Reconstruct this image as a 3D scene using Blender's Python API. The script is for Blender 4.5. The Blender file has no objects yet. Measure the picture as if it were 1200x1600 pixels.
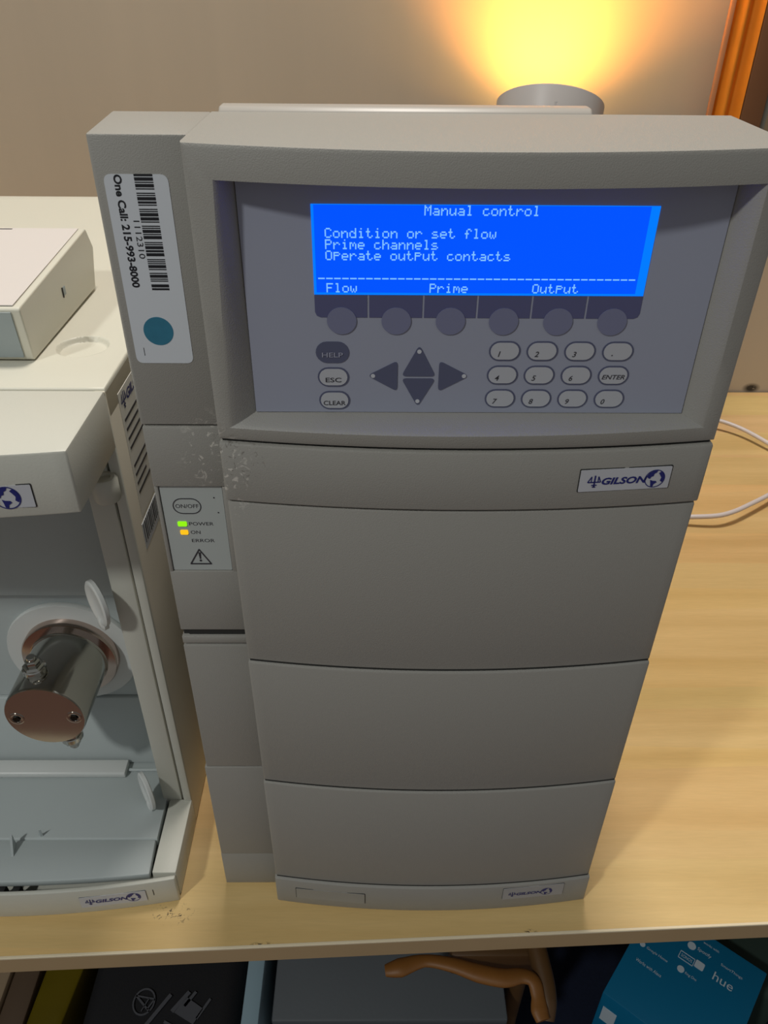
import bpy, bmesh, math, random
from mathutils import Vector, Matrix
random.seed(7)
S = bpy.context.scene
C = S.collection
PI = math.pi

# ------------------------------------------------------------------ camera, world, lights, exposure
cam = bpy.data.cameras.new('camera')
cam.sensor_fit = 'VERTICAL'; cam.sensor_height = 24.0; cam.lens = 24.0 * 1230.67 / 1600.0
cam.clip_start = 0.01
co = bpy.data.objects.new('camera', cam); C.objects.link(co)
CR = Vector((0.99993382, -0.00807248, 0.00819749))
CU = Vector((-0.00209622, 0.57275835, 0.81972159))
CF = Vector((0.01131236, 0.81968452, -0.57270352))
co.matrix_world = Matrix(((CR.x, CU.x, -CF.x, 0), (CR.y, CU.y, -CF.y, 0), (CR.z, CU.z, -CF.z, 0.54), (0, 0, 0, 1)))
S.camera = co

W = bpy.data.worlds.new('room_ambient'); S.world = W; W.use_nodes = True
bg = W.node_tree.nodes['Background']
bg.inputs['Color'].default_value = (0.78, 0.80, 0.80, 1); bg.inputs['Strength'].default_value = 0.24

def area(name, loc, target, size, power, color):
    l = bpy.data.lights.new(name, 'AREA'); l.shape = 'DISK'; l.size = size; l.energy = power; l.color = color
    o = bpy.data.objects.new(name, l); C.objects.link(o); o.location = loc
    o.rotation_euler = (Vector(target) - Vector(loc)).to_track_quat('-Z', 'Y').to_euler()
    return o
area('ceiling_lamp_rear', (0.05, 0.80, 2.6), (0.05, 0.45, 0), 0.45, 41.5, (1.0, 0.935, 0.85))
area('ceiling_lamp_front', (-1.05, -0.80, 1.75), (0, 0.35, 0.1), 0.16, 15.5, (0.96, 0.97, 0.93))

S.view_settings.view_transform = 'Standard'
S.view_settings.look = 'None'
S.view_settings.exposure = 0.0
S.view_settings.gamma = 1.0
S.view_settings.use_curve_mapping = False

# ------------------------------------------------------------------ materials
def lin(c):
    return tuple((v / 255 / 12.92 if v / 255 <= 0.04045 else ((v / 255 + 0.055) / 1.055) ** 2.4) for v in c) + (1,)

def mat(name, rgb, rough=0.5, metal=0.0, bump=0.0, scale=900, var=0.0, emit=None, estr=0.0, spec=0.5, trans=0.0, srgb=True, vscale=6):
    m = bpy.data.materials.new(name); m.use_nodes = True
    nt = m.node_tree; b = nt.nodes['Principled BSDF']
    c = lin(rgb) if srgb else tuple(rgb) + (1,)
    b.inputs['Base Color'].default_value = c
    b.inputs['Roughness'].default_value = rough; b.inputs['Metallic'].default_value = metal
    b.inputs['Specular IOR Level'].default_value = spec
    if trans: b.inputs['Transmission Weight'].default_value = trans
    if emit:
        b.inputs['Emission Color'].default_value = emit + (1,); b.inputs['Emission Strength'].default_value = estr
    tc = nt.nodes.new('ShaderNodeTexCoord')
    if bump:
        n = nt.nodes.new('ShaderNodeTexNoise'); n.inputs['Scale'].default_value = scale; n.inputs['Detail'].default_value = 3
        bp = nt.nodes.new('ShaderNodeBump'); bp.inputs['Strength'].default_value = bump; bp.inputs['Distance'].default_value = 0.0006
        nt.links.new(tc.outputs['Object'], n.inputs['Vector']); nt.links.new(n.outputs['Fac'], bp.inputs['Height'])
        nt.links.new(bp.outputs['Normal'], b.inputs['Normal'])
    if var:
        n2 = nt.nodes.new('ShaderNodeTexNoise'); n2.inputs['Scale'].default_value = vscale; n2.inputs['Detail'].default_value = 5
        mx = nt.nodes.new('ShaderNodeMix'); mx.data_type = 'RGBA'
        mx.inputs[6].default_value = tuple(v * (1 - var) for v in c[:3]) + (1,); mx.inputs[7].default_value = tuple(min(1, v * (1 + var)) for v in c[:3]) + (1,)
        nt.links.new(tc.outputs['Object'], n2.inputs['Vector']); nt.links.new(n2.outputs['Fac'], mx.inputs[0])
        nt.links.new(mx.outputs[2], b.inputs['Base Color'])
    return m

def nd(nt, t, **k):
    n = nt.nodes.new(t)
    for a, v in k.items(): setattr(n, a, v)
    return n

def scuff(m, center, radius, color, nscale, thr, stretch=(1, 1, 1)):
    """dirt or paint marks of their own shape near one spot of a material, in world metres"""
    nt = m.node_tree; b = nt.nodes['Principled BSDF']
    geo = nd(nt, 'ShaderNodeNewGeometry')
    sub = nd(nt, 'ShaderNodeVectorMath', operation='SUBTRACT'); sub.inputs[1].default_value = center
    mul = nd(nt, 'ShaderNodeVectorMath', operation='MULTIPLY'); mul.inputs[1].default_value = stretch
    ln = nd(nt, 'ShaderNodeVectorMath', operation='LENGTH')
    nt.links.new(geo.outputs['Position'], sub.inputs[0]); nt.links.new(sub.outputs[0], mul.inputs[0]); nt.links.new(mul.outputs[0], ln.inputs[0])
    mr = nd(nt, 'ShaderNodeMapRange'); mr.inputs[1].default_value = radius * 0.4; mr.inputs[2].default_value = radius; mr.inputs[3].default_value = 1; mr.inputs[4].default_value = 0
    nt.links.new(ln.outputs['Value'], mr.inputs[0])
    no = nd(nt, 'ShaderNodeTexNoise'); no.inputs['Scale'].default_value = nscale; no.inputs['Detail'].default_value = 4; no.inputs['Distortion'].default_value = 1.2
    nt.links.new(geo.outputs['Position'], no.inputs['Vector'])
    m2 = nd(nt, 'ShaderNodeMapRange'); m2.inputs[1].default_value = thr; m2.inputs[2].default_value = thr + 0.05
    nt.links.new(no.outputs['Fac'], m2.inputs[0])
    mm = nd(nt, 'ShaderNodeMath', operation='MULTIPLY'); nt.links.new(mr.outputs[0], mm.inputs[0]); nt.links.new(m2.outputs[0], mm.inputs[1])
    mx = nd(nt, 'ShaderNodeMix', data_type='RGBA'); mx.inputs[7].default_value = lin(color)
    src = b.inputs['Base Color']
    if src.is_linked: nt.links.new(src.links[0].from_socket, mx.inputs[6])
    else: mx.inputs[6].default_value = src.default_value
    nt.links.new(mm.outputs[0], mx.inputs[0]); nt.links.new(mx.outputs[2], src)

M = {}
M['plastic'] = mat('grey_textured_plastic', (150, 148, 142), 0.52, bump=0.28, scale=1900, var=0.02)
scuff(M['plastic'], (-0.071, 0.297, 0.354), 0.022, (196, 192, 184), 240, 0.585, (1, 0.3, 0.8))
scuff(M['plastic'], (-0.060, 0.297, 0.362), 0.016, (120, 116, 110), 420, 0.60, (1, 0.3, 1))
M['panel'] = mat('blue_grey_membrane', (150, 154, 170), 0.38, var=0.02)  # membrane grey, with the screen's blue haze mixed into its tint
M['key_dark'] = mat('slate_key_print', (84, 88, 112), 0.38)
M['key_light'] = mat('pale_key_print', (176, 178, 184), 0.38)
M['soft'] = mat('soft_key_print', (116, 119, 146), 0.4)
M['tab'] = mat('soft_key_band_print', (84, 86, 122), 0.4)  # print colour, its blue deepened by the same painted haze
M['key_text'] = mat('dark_key_lettering', (52, 52, 58), 0.5)
M['lcd'] = mat('blue_backlit_screen', (0, 6, 60), 0.4, spec=0.1, emit=(0.0, 0.088, 3.5), estr=1.0)
M['lcd_edge'] = mat('cyan_blue_screen_edge', (0, 10, 80), 0.4, spec=0.1, emit=(0.0, 0.20, 1.0), estr=1.0)
M['lcd_text'] = mat('pale_blue_screen_dots', (40, 80, 100), 0.3, emit=(0.21, 0.53, 0.84), estr=1.0)
M['gap'] = mat('dark_seam', (40, 40, 38), 0.8)
M['sticker'] = mat('white_paper_sticker', (205, 210, 216), 0.45)
M['label'] = mat('white_rating_label', (232, 230, 222), 0.45)
M['ink'] = mat('black_ink', (22, 24, 30), 0.5)
M['dot'] = mat('teal_blue_dot', (48, 116, 142), 0.45, var=0.12, vscale=300)
M['power'] = mat('pale_green_grey_membrane', (176, 182, 180), 0.42)
M['green'] = mat('green_led', (60, 120, 10), 0.4, emit=(0.28, 0.85, 0.005), estr=1.0)
M['amber'] = mat('amber_led', (150, 90, 10), 0.4, emit=(0.95, 0.52, 0.01), estr=1.0)
M['badge'] = mat('light_badge', (190, 192, 198), 0.35)
M['badge_dull'] = mat('dull_grey_badge', (160, 160, 162), 0.45)
M['navy'] = mat('navy_logo_ink', (30, 38, 110), 0.45)
M['lid'] = mat('smooth_light_plastic', (166, 161, 154), 0.4)
M['cream'] = mat('cream_case_plastic', (206, 204, 190), 0.42, bump=0.06, scale=700)
M['pumpcase'] = mat('off_white_case_plastic', (196, 196, 186), 0.45, bump=0.12, scale=900, var=0.02)
M['inner'] = mat('pale_grey_inner_panel', (176, 184, 184), 0.5, var=0.05)
M['tan'] = mat('bounce_tinted_side', (216, 209, 192), 0.5, bump=0.1, scale=900)  # warm tone stands in for light bounced onto the side wall
M['steel'] = mat('polished_steel', (190, 188, 182), 0.12, metal=1.0)
M['steel_dark'] = mat('dark_steel_bore', (50, 50, 50), 0.25, metal=1.0)
M['tinted_steel'] = mat('reflection_tinted_steel', (190, 172, 162), 0.14, metal=1.0)  # reddish reflections put into the flange's base colour as a warm tint
M['black'] = mat('black_rubber', (18, 18, 18), 0.6)
M['flap'] = mat('white_nylon', (205, 208, 206), 0.35)
M['topplate'] = mat('white_top_plate', (214, 208, 204), 0.35)
M['blue_grey_face'] = mat('grey_blue_front_panel', (148, 158, 160), 0.45)
M['lamp'] = mat('lamp_shell_plastic', (176, 172, 170), 0.4)
M['glow'] = mat('lamp_diffuser_glow', (255, 220, 120), 0.5, emit=(1.0, 0.62, 0.16), estr=14.0)
M['cable'] = mat('white_cable_rubber', (216, 206, 204), 0.4)
M['orange'] = mat('orange_curtain_cloth', (226, 132, 16), 0.75, bump=0.3, scale=1500, var=0.1, vscale=40)
M['lit_edge'] = mat('pale_orange_lit_edge', (196, 134, 92), 0.7)  # paints the bright highlight along the curtain's edge
M['brown'] = mat('brown_painted_post', (112, 74, 46), 0.6, var=0.1)
M['greyrod'] = mat('grey_metal_rod', (130, 130, 126), 0.35, metal=0.3)
M['teal'] = mat('teal_printed_card', (0, 108, 150), 0.45, var=0.04)
M['teal_side'] = mat('teal_card_side', (0, 120, 160), 0.45)
M['print'] = mat('white_print', (190, 205, 215), 0.5)
M['blackbag'] = mat('black_fabric', (14, 15, 20), 0.8, bump=0.4, scale=500)
M['greyprint'] = mat('grey_print_on_black', (78, 80, 86), 0.6)
M['bin'] = mat('grey_bin_lid', (88, 94, 99), 0.6, bump=0.2, scale=200, var=0.08)
M['paleblue'] = mat('pale_blue_board', (140, 166, 178), 0.5)
M['yellow'] = mat('olive_yellow_plastic', (92, 80, 10), 0.3, var=0.3, vscale=14)
M['beige'] = mat('beige_card', (150, 130, 104), 0.6)
M['redbrown'] = mat('dark_brown_card', (84, 66, 48), 0.7)
M['wood_chair'] = mat('varnished_honey_wood', (134, 88, 38), 0.5, var=0.25, vscale=30)
M['wood_dark'] = mat('dark_honey_wood', (88, 62, 32), 0.5, var=0.2, vscale=30)
M['greenbag'] = mat('dark_green_cloth', (40, 58, 50), 0.8, var=0.2)
M['carpet'] = mat('dark_blue_carpet', (18, 28, 52), 0.95, bump=0.6, scale=300, var=0.3, vscale=200)

# back wall paint: warm grey with soft vertical bands of tone
mw = mat('warm_grey_wall_paint', (160, 144, 126), 0.62, bump=0.08, scale=120)
nt = mw.node_tree; b = nt.nodes['Principled BSDF']
tc = nd(nt, 'ShaderNodeTexCoord'); mp = nd(nt, 'ShaderNodeMapping'); mp.inputs['Scale'].default_value = (9, 1, 0.6)
n = nd(nt, 'ShaderNodeTexNoise'); n.inputs['Scale'].default_value = 1.6; n.inputs['Detail'].default_value = 3
mx = nd(nt, 'ShaderNodeMix', data_type='RGBA'); mx.inputs[6].default_value = lin((178, 164, 145)); mx.inputs[7].default_value = lin((194, 178, 157))
nt.links.new(tc.outputs['Object'], mp.inputs[0]); nt.links.new(mp.outputs[0], n.inputs['Vector']); nt.links.new(n.outputs['Fac'], mx.inputs[0]); nt.links.new(mx.outputs[2], b.inputs['Base Color'])
scuff(mw, (0.579, 1.10, 0.006), 0.012, (52, 46, 40), 160, 0.30, (0.8, 1, 1.3))

# maple laminate: bands across, fine grain along x
mt = mat('maple_laminate', (214, 178, 124), 0.42)
nt = mt.node_tree; b = nt.nodes['Principled BSDF']
tc = nd(nt, 'ShaderNodeTexCoord')
mp = nd(nt, 'ShaderNodeMapping'); mp.inputs['Scale'].default_value = (1.6, 26, 26)
n1 = nd(nt, 'ShaderNodeTexNoise'); n1.inputs['Scale'].default_value = 1.7; n1.inputs['Detail'].default_value = 5; n1.inputs['Distortion'].default_value = 0.25
mp2 = nd(nt, 'ShaderNodeMapping'); mp2.inputs['Scale'].default_value = (0.5, 19, 19)
n2 = nd(nt, 'ShaderNodeTexVoronoi'); n2.inputs['Scale'].default_value = 1.0
mp3 = nd(nt, 'ShaderNodeMapping'); mp3.inputs['Scale'].default_value = (60, 700, 700)
n3 = nd(nt, 'ShaderNodeTexNoise'); n3.inputs['Scale'].default_value = 1.0
for m_, n_ in ((mp, n1), (mp2, n2), (mp3, n3)):
    nt.links.new(tc.outputs['Object'], m_.inputs[0]); nt.links.new(m_.outputs[0], n_.inputs['Vector'])
cr = nd(nt, 'ShaderNodeValToRGB'); cr.color_ramp.elements[0].position = 0.30; cr.color_ramp.elements[1].position = 0.70
cr.color_ramp.elements[0].color = lin((214, 175, 114)); cr.color_ramp.elements[1].color = lin((233, 196, 136))
nt.links.new(n1.outputs['Fac'], cr.inputs[0])
a = nd(nt, 'ShaderNodeMix', data_type='RGBA', blend_type='MULTIPLY'); a.inputs[0].default_value = 0.09
nt.links.new(cr.outputs[0], a.inputs[6]); nt.links.new(n2.outputs['Color'], a.inputs[7])
a2 = nd(nt, 'ShaderNodeMix', data_type='RGBA', blend_type='MULTIPLY'); a2.inputs[0].default_value = 0.13
nt.links.new(a.outputs[2], a2.inputs[6]); nt.links.new(n3.outputs['Fac'], a2.inputs[7])
nt.links.new(a2.outputs[2], b.inputs['Base Color'])
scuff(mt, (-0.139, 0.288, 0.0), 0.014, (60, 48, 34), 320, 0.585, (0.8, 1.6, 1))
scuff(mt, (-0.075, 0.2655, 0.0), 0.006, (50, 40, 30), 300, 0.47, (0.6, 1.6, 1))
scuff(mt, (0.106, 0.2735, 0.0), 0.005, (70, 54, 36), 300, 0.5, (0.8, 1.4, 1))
M['maple'] = mt
M['maple_edge'] = mat('maple_edge_band', (176, 152, 116), 0.5, var=0.08, vscale=20)
M['edge_light'] = mat('painted_edge_highlight', (222, 208, 178), 0.4)  # pale colour paints the highlight on the table's front bevel

# ------------------------------------------------------------------ helpers
def origin(p):
    v = Vector((0, 0, 0))
    while p is not None:
        v += p.location; p = p.parent
    return v

def obj(name, bm, mats, parent=None, smooth=40, loc=None):
    """link a bmesh (built in world metres) as one mesh object"""
    if not isinstance(mats, (list, tuple)): mats = [mats]
    me = bpy.data.meshes.new(name)
    o = bpy.data.objects.new(name, me)
    if loc is not None and parent is None: o.location = loc
    off = origin(parent) + (Vector(loc) if (loc is not None and parent is None) else Vector((0, 0, 0)))
    bmesh.ops.translate(bm, verts=bm.verts, vec=-off)
    bm.normal_update(); bm.to_mesh(me); bm.free()
    for m_ in mats: me.materials.append(m_)
    if smooth:
        for p in me.polygons: p.use_smooth = True
        me.set_sharp_from_angle(angle=math.radians(smooth))
    C.objects.link(o)
    if parent is not None: o.parent = parent
    return o

def tag(o, label, cat, group=None):
    o['label'] = label; o['category'] = cat
    if group: o['group'] = group
    return o

def thing(name, label, cat, loc, group=None):
    o = bpy.data.objects.new(name, None); C.objects.link(o); o.location = loc; o.empty_display_size = 0.02
    return tag(o, label, cat, group)

def struct(name, bm, m, parent=None):
    o = obj(name, bm, m, parent)
    if parent is None: o['kind'] = 'structure'
    return o

def bevel(bm, w, seg=2, ang=30):
    es = [e for e in bm.edges if len(e.link_faces) == 2 and e.calc_face_angle(0) > math.radians(ang)]
    if es and w > 0: bmesh.ops.bevel(bm, geom=es, offset=w, segments=seg, affect='EDGES', profile=0.5, clamp_overlap=True)

def box(x0, x1, y0, y1, z0, z1, bv=0.0, seg=2, bm=None, mi=0):
    t = bmesh.new()
    bmesh.ops.create_cube(t, size=1)
    for v in t.verts: v.co = Vector((x0 + (v.co.x + .5) * (x1 - x0), y0 + (v.co.y + .5) * (y1 - y0), z0 + (v.co.z + .5) * (z1 - z0)))
    if bv: bevel(t, bv, seg)
    for f in t.faces: f.material_index = mi
    return merge(bm, t)

def merge(bm, t):
    if bm is None: return t
    me = bpy.data.meshes.new('tmp'); t.to_mesh(me); t.free()
    bm.from_mesh(me); bpy.data.meshes.remove(me)
    return bm

def prism(pts, axis, a0, a1, bv=0.0, seg=2, bm=None, mi=0):
    """extrude a closed 2-D outline along an axis: 'z' pts=(x,y); 'x' pts=(y,z); 'y' pts=(x,z)"""
    t = bmesh.new()
    f3 = {'z': lambda p, a: (p[0], p[1], a), 'x': lambda p, a: (a, p[0], p[1]), 'y': lambda p, a: (p[0], a, p[1])}[axis]
    A = [t.verts.new(f3(p, a0)) for p in pts]; B = [t.verts.new(f3(p, a1)) for p in pts]
    n_ = len(pts)
    t.faces.new(A[::-1]); t.faces.new(B)
    for i in range(n_): t.faces.new((A[i], A[(i + 1) % n_], B[(i + 1) % n_], B[i]))
    bmesh.ops.recalc_face_normals(t, faces=t.faces)
    if bv: bevel(t, bv, seg)
    for f in t.faces: f.material_index = mi
    return merge(bm, t)

def roundpoly(pts, r, n_=5):
    out = []; k = len(pts)
    for i in range(k):
        p0, p, p1 = Vector(pts[i - 1]), Vector(pts[i]), Vector(pts[(i + 1) % k])
        d0 = (p0 - p).normalized(); d1 = (p1 - p).normalized()
        a = d0.angle(d1) / 2; t = min(r / math.tan(a), (p0 - p).length * .49, (p1 - p).length * .49)
        s, e = p + d0 * t, p + d1 * t
        for j in range(n_ + 1):
            u = j / n_
            out.append(tuple((s * (1 - u) ** 2 + p * 2 * u * (1 - u) + e * u * u)))
    return out

def ellipse(cx, cz, rx, rz, n_=36): return [(cx + rx * math.cos(2 * PI * i / n_), cz + rz * math.sin(2 * PI * i / n_)) for i in range(n_)]
def stadium(cx, cz, w, h, n_=10):
    r = h / 2; d = w / 2 - r
    return [(cx + d + r * math.cos(a), cz + r * math.sin(a)) for a in [(-PI / 2 + PI * i / n_) for i in range(n_ + 1)]] + \
           [(cx - d + r * math.cos(a), cz + r * math.sin(a)) for a in [(PI / 2 + PI * i / n_) for i in range(n_ + 1)]]

def lathe(prof, n_=48, bm=None, mi=0, mtx=None):
    """profile of (radius, height) about the local z axis"""
    t = bmesh.new(); rings = []
    for r, h in prof:
        if r < 1e-6: rings.append([t.verts.new((0, 0, h))])
        else: rings.append([t.verts.new((r * math.cos(2 * PI * i / n_), r * math.sin(2 * PI * i / n_), h)) for i in range(n_)])
    for A, B in zip(rings[:-1], rings[1:]):
        for i in range(n_):
            j = (i + 1) % n_
            if len(A) == 1 and len(B) == 1: continue
            if len(A) == 1: t.faces.new((A[0], B[j], B[i]))
            elif len(B) == 1: t.faces.new((A[i], A[j], B[0]))
            else: t.faces.new((A[i], A[j], B[j], B[i]))
    bmesh.ops.recalc_face_normals(t, faces=t.faces)
    for f in t.faces: f.material_index = mi
    if mtx is not None: t.transform(mtx)
    return merge(bm, t)

def tube(path, rad, n_=12, bm=None, mi=0, flat=1.0):
    """swept tube through points; rad a number or list; Catmull-Rom smoothed"""
    P = [Vector(p) for p in path]
    Rr = rad if isinstance(rad, (list, tuple)) else [rad] * len(P)
    pts = []; rs = []
    for i in range(len(P) - 1):
        p0 = P[max(i - 1, 0)]; p1 = P[i]; p2 = P[i + 1]; p3 = P[min(i + 2, len(P) - 1)]
        for j in range(6):
            u = j / 6
            pts.append(0.5 * ((2 * p1) + (-p0 + p2) * u + (2 * p0 - 5 * p1 + 4 * p2 - p3) * u * u + (-p0 + 3 * p1 - 3 * p2 + p3) * u ** 3)); rs.append(Rr[i] * (1 - u) + Rr[i + 1] * u)
    pts.append(P[-1]); rs.append(Rr[-1])
    t = bmesh.new(); rings = []; up = Vector((0.13, 0.2, 0.97))
    for i, p in enumerate(pts):
        d = (pts[min(i + 1, len(pts) - 1)] - pts[max(i - 1, 0)]).normalized()
        s = d.cross(up).normalized(); w = s.cross(d).normalized()
        rings.append([t.verts.new(p + (s * math.cos(2 * PI * k / n_) + w * math.sin(2 * PI * k / n_) * flat) * rs[i]) for k in range(n_)])
    for A, B in zip(rings[:-1], rings[1:]):
        for k in range(n_): t.faces.new((A[k], A[(k + 1) % n_], B[(k + 1) % n_], B[k]))
    for ring, end in ((rings[0], pts[0]), (rings[-1], pts[-1])):
        t.faces.new(ring)
    bmesh.ops.recalc_face_normals(t, faces=t.faces)
    for f in t.faces: f.material_index = mi
    return merge(bm, t)

def text(s, org, right, up, w=None, h=None, bold=0.0, shear=0.0, thick=0.00015, bm=None, mi=0, center=False):
    """lettering as thin mesh: org = lower-left corner (or centre), w/h = the size it must fill"""
    cu = bpy.data.curves.new('t', 'FONT'); cu.body = s; cu.offset = bold; cu.shear = shear; cu.resolution_u = 3
    to = bpy.data.objects.new('t', cu); C.objects.link(to)
    dg = bpy.context.evaluated_depsgraph_get(); dg.update()
    me = bpy.data.meshes.new_from_object(to.evaluated_get(dg))
    C.objects.unlink(to); bpy.data.objects.remove(to); bpy.data.curves.remove(cu)
    xs = [v.co.x for v in me.vertices]; ys = [v.co.y for v in me.vertices]
    x0, x1, y0, y1 = min(xs), max(xs), min(ys), max(ys)
    if w is None: sc_y = h / (y1 - y0); sc_x = sc_y
    elif h is None: sc_x = w / (x1 - x0); sc_y = sc_x
    else: sc_x = w / (x1 - x0); sc_y = h / (y1 - y0)
    right = Vector(right).normalized(); up = Vector(up).normalized(); nrm = right.cross(up)
    cx, cy = ((x0 + x1) / 2, (y0 + y1) / 2) if center else (x0, y0)
    t = bmesh.new(); t.from_mesh(me); bpy.data.meshes.remove(me)
    for v in t.verts: v.co = Vector(org) + right * (v.co.x - cx) * sc_x + up * (v.co.y - cy) * sc_y + nrm * thick
    for f in t.faces: f.material_index = mi
    return merge(bm, t)

XR, ZU = (1, 0, 0), (0, 0, 1)
def plate(pts, y, th=0.0004, bm=None, mi=0):   # thin raised shape on a surface facing -y
    return prism(pts, 'y', y, y - th, 0, 1, bm, mi)

def grid(x0, x1, z0, z1): return [(x0, z0), (x1, z0), (x1, z1), (x0, z1)]

def ringstroke(outer, inner, y, th, bm=None, mi=0):
    t = bmesh.new(); n_ = len(outer)
    A = [t.verts.new((p[0], y - th, p[1])) for p in outer]; B = [t.verts.new((p[0], y - th, p[1])) for p in inner]
    A2 = [t.verts.new((p[0], y, p[1])) for p in outer]; B2 = [t.verts.new((p[0], y, p[1])) for p in inner]
    for i in range(n_):
        j = (i + 1) % n_
        t.faces.new((A[i], A[j], B[j], B[i])); t.faces.new((A2[i], A2[j], A[j], A[i])); t.faces.new((B[i], B[j], B2[j], B2[i]))
    bmesh.ops.recalc_face_normals(t, faces=t.faces)
    for f in t.faces: f.material_index = mi
    return merge(bm, t)

def strokeline(p, q, w, y, th=0.0002, bm=None, mi=0):
    p = Vector(p); q = Vector(q); d = (q - p).normalized(); s = Vector((-d.y, d.x)) * w / 2
    return plate([tuple(p + s), tuple(q + s), tuple(q - s), tuple(p - s)], y, th, bm, mi)

# ------------------------------------------------------------------ room shell
struct('wall_back', box(-2.2, 2.2, 1.10, 1.18, -0.74, 1.9), mw)
struct('floor', box(-2.2, 2.2, -2.4, 1.10, -0.80, -0.746), mat('reflection_brown_floor', (112, 78, 64), 0.5, var=0.1))  # brown wood invented out of view to redden reflections in the steel
tag(obj('dark_blue_rug', box(-1.3, 1.3, -0.05, 1.05, -0.746, -0.740, 0.002), M['carpet'], loc=(0, 0.5, -0.746)), 'dark blue rug on the floor under the table', 'rug')  # carpet cut to a rug so the added brown floor lies open

# ------------------------------------------------------------------ table
def fy(x): return 0.2690 + 0.0405 * x      # line of the table's front edge
t = thing('wooden_table', 'maple laminate table along the wall carrying the grey instruments', 'table', (0, 0.68, -0.74))
top = bmesh.new()
prism([(-1.0, fy(-1.0)), (1.0, fy(1.0)), (1.0, 1.097), (-1.0, 1.097)], 'z', -0.018, 0.0, bm=top)
obj('tabletop', top, M['maple'], t)
obj('edge_band', prism([(-1.0, fy(-1.0) - .0006), (1.0, fy(1.0) - .0006), (1.0, fy(1.0) - .00001), (-1.0, fy(-1.0) - .00001)], 'z', -0.0182, -0.0014), M['maple_edge'], t)
obj('edge_highlight', prism([(-1.0, fy(-1.0) - .0009), (1.0, fy(1.0) - .0009), (1.0, fy(1.0) + .0012), (-1.0, fy(-1.0) + .0012)], 'z', -0.0016, 0.0003, 0.0004, 1), M['edge_light'], t)  # thin strip painted as the bevel highlight
for sx in (-0.95, 0.95):
    obj('side_panel', box(sx - .012, sx + .012, 0.36, 1.04, -0.74, -0.018), M['maple_edge'], t)

# ------------------------------------------------------------------ main instrument
XL, XRt = -0.0678, 0.1477
XC, HW = (XL + XRt) / 2, (XRt - XL) / 2
def yf(x, z=0.2):
    k = min(1, max(0, (z - 0.36) / 0.13)); sag = 0.0080 + 0.0055 * k; edge = 0.2975 - 0.002 * k
    u = (x - XC) / HW
    return edge - sag * (1 - u * u)

main = thing('laboratory_pump_controller', 'tall grey instrument with lit blue screen and keypad in front', 'laboratory instrument', (0.03, 0.45, 0))
# chassis behind the front mouldings
cb = box(-0.100, 0.144, 0.345, 0.70, 0.004, 0.43, 0.002)
box(-0.062, 0.142, 0.31, 0.346, 0.004, 0.366, bm=cb)
box(-0.100, -0.062, 0.325, 0.346, 0.004, 0.366, bm=cb)
obj('chassis', cb, M['plastic'], main)
for fx in (-0.085, 0.13):
    for fyy in (0.36, 0.67):
        obj('foot', lathe([(0, 0), (.008, 0), (.008, .0045), (0, .0045)], 20, mtx=Matrix.Translation((fx, fyy, 0))), M['black'], main)
# raised lid edge behind the head
obj('top_handle', prism([(0.3625, 0.470), (0.3625, 0.4885), (0.3655, 0.4905), (0.3735, 0.4905), (0.378, 0.484), (0.378, 0.425), (0.3625, 0.425)], 'x', -0.0655, 0.0905, 0.0012, 3), M['lid'], main)

def bowed(z0, z1, x0=XL, x1=XRt, yb=0.312, inset=0.0, bv=0.0012, n_=40, bm=None, taper=0.0):
    pts = [(x0 + (x1 - x0) * i / n_, yf(x0 + (x1 - x0) * i / n_, z0) + inset) for i in range(n_ + 1)] + [(x1, yb), (x0, yb)]
    t = prism(pts, 'z', z0, z1, bv, 2)
    for v in t.verts:
        if v.co.y < yb - .006: v.co.y += taper * (1 - (v.co.z - z0) / (z1 - z0))
    return merge(bm, t)
# seams: dark body slightly behind, shows between the mouldings
obj('seam_core', bowed(0.004, 0.3705, XL + .0015, XRt - .0015, inset=0.0018, bv=0), M['gap'], main)
band = bowed(0.3388, 0.3690, XL, XRt, inset=-0.0007)
bandobj = obj('badge_band', band, M['plastic'], main)
for z0, z1 in ((0.2348, 0.3378), (0.1324, 0.2346), (0.0282, 0.1322)):
    obj('front_panel', bowed(z0, z1, XL + .0004, XRt - .0006, inset=0.0002, taper=0.0016), M['plastic'], main)
strip = obj('base_strip', bowed(0.0, 0.0280, XL, XRt, inset=-0.0003), M['plastic'], main)

# ---- head: nested rings from the back, round the front bezel and down into the window
def perim(x0, x1, z0, z1, nx=44, nz=12):
    p = [(x0 + (x1 - x0) * i / nx, z0) for i in range(nx)] + [(x1, z0 + (z1 - z0) * i / nz) for i in range(nz)]
    return p + [(x1 - (x1 - x0) * i / nx, z1) for i in range(nx)] + [(x0, z1 - (z1 - z0) * i / nz) for i in range(nz)]
def lerp(a, b, u): return a + (b - a) * u
Z0, Z1 = 0.3704, 0.4887
hb = bmesh.new(); rings = []
def addring(pts, yfun): rings.append([hb.verts.new((p[0], yfun(p), p[1])) for p in pts])
full = perim(XL, XRt, Z0, Z1)
addring(full, lambda p: 0.362); addring(full, lambda p: 0.345)
addring(full, lambda p: yf(*p) + 0.0018)
e = 0.0006; addring(perim(XL + e * .5, XRt - e * .5, Z0 + e * .5, Z1 - e * .5), lambda p: yf(*p) + 0.0006)
e = 0.0018; addring(perim(XL + e, XRt - e, Z0 + e, Z1 - e), lambda p: yf(*p))
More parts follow.
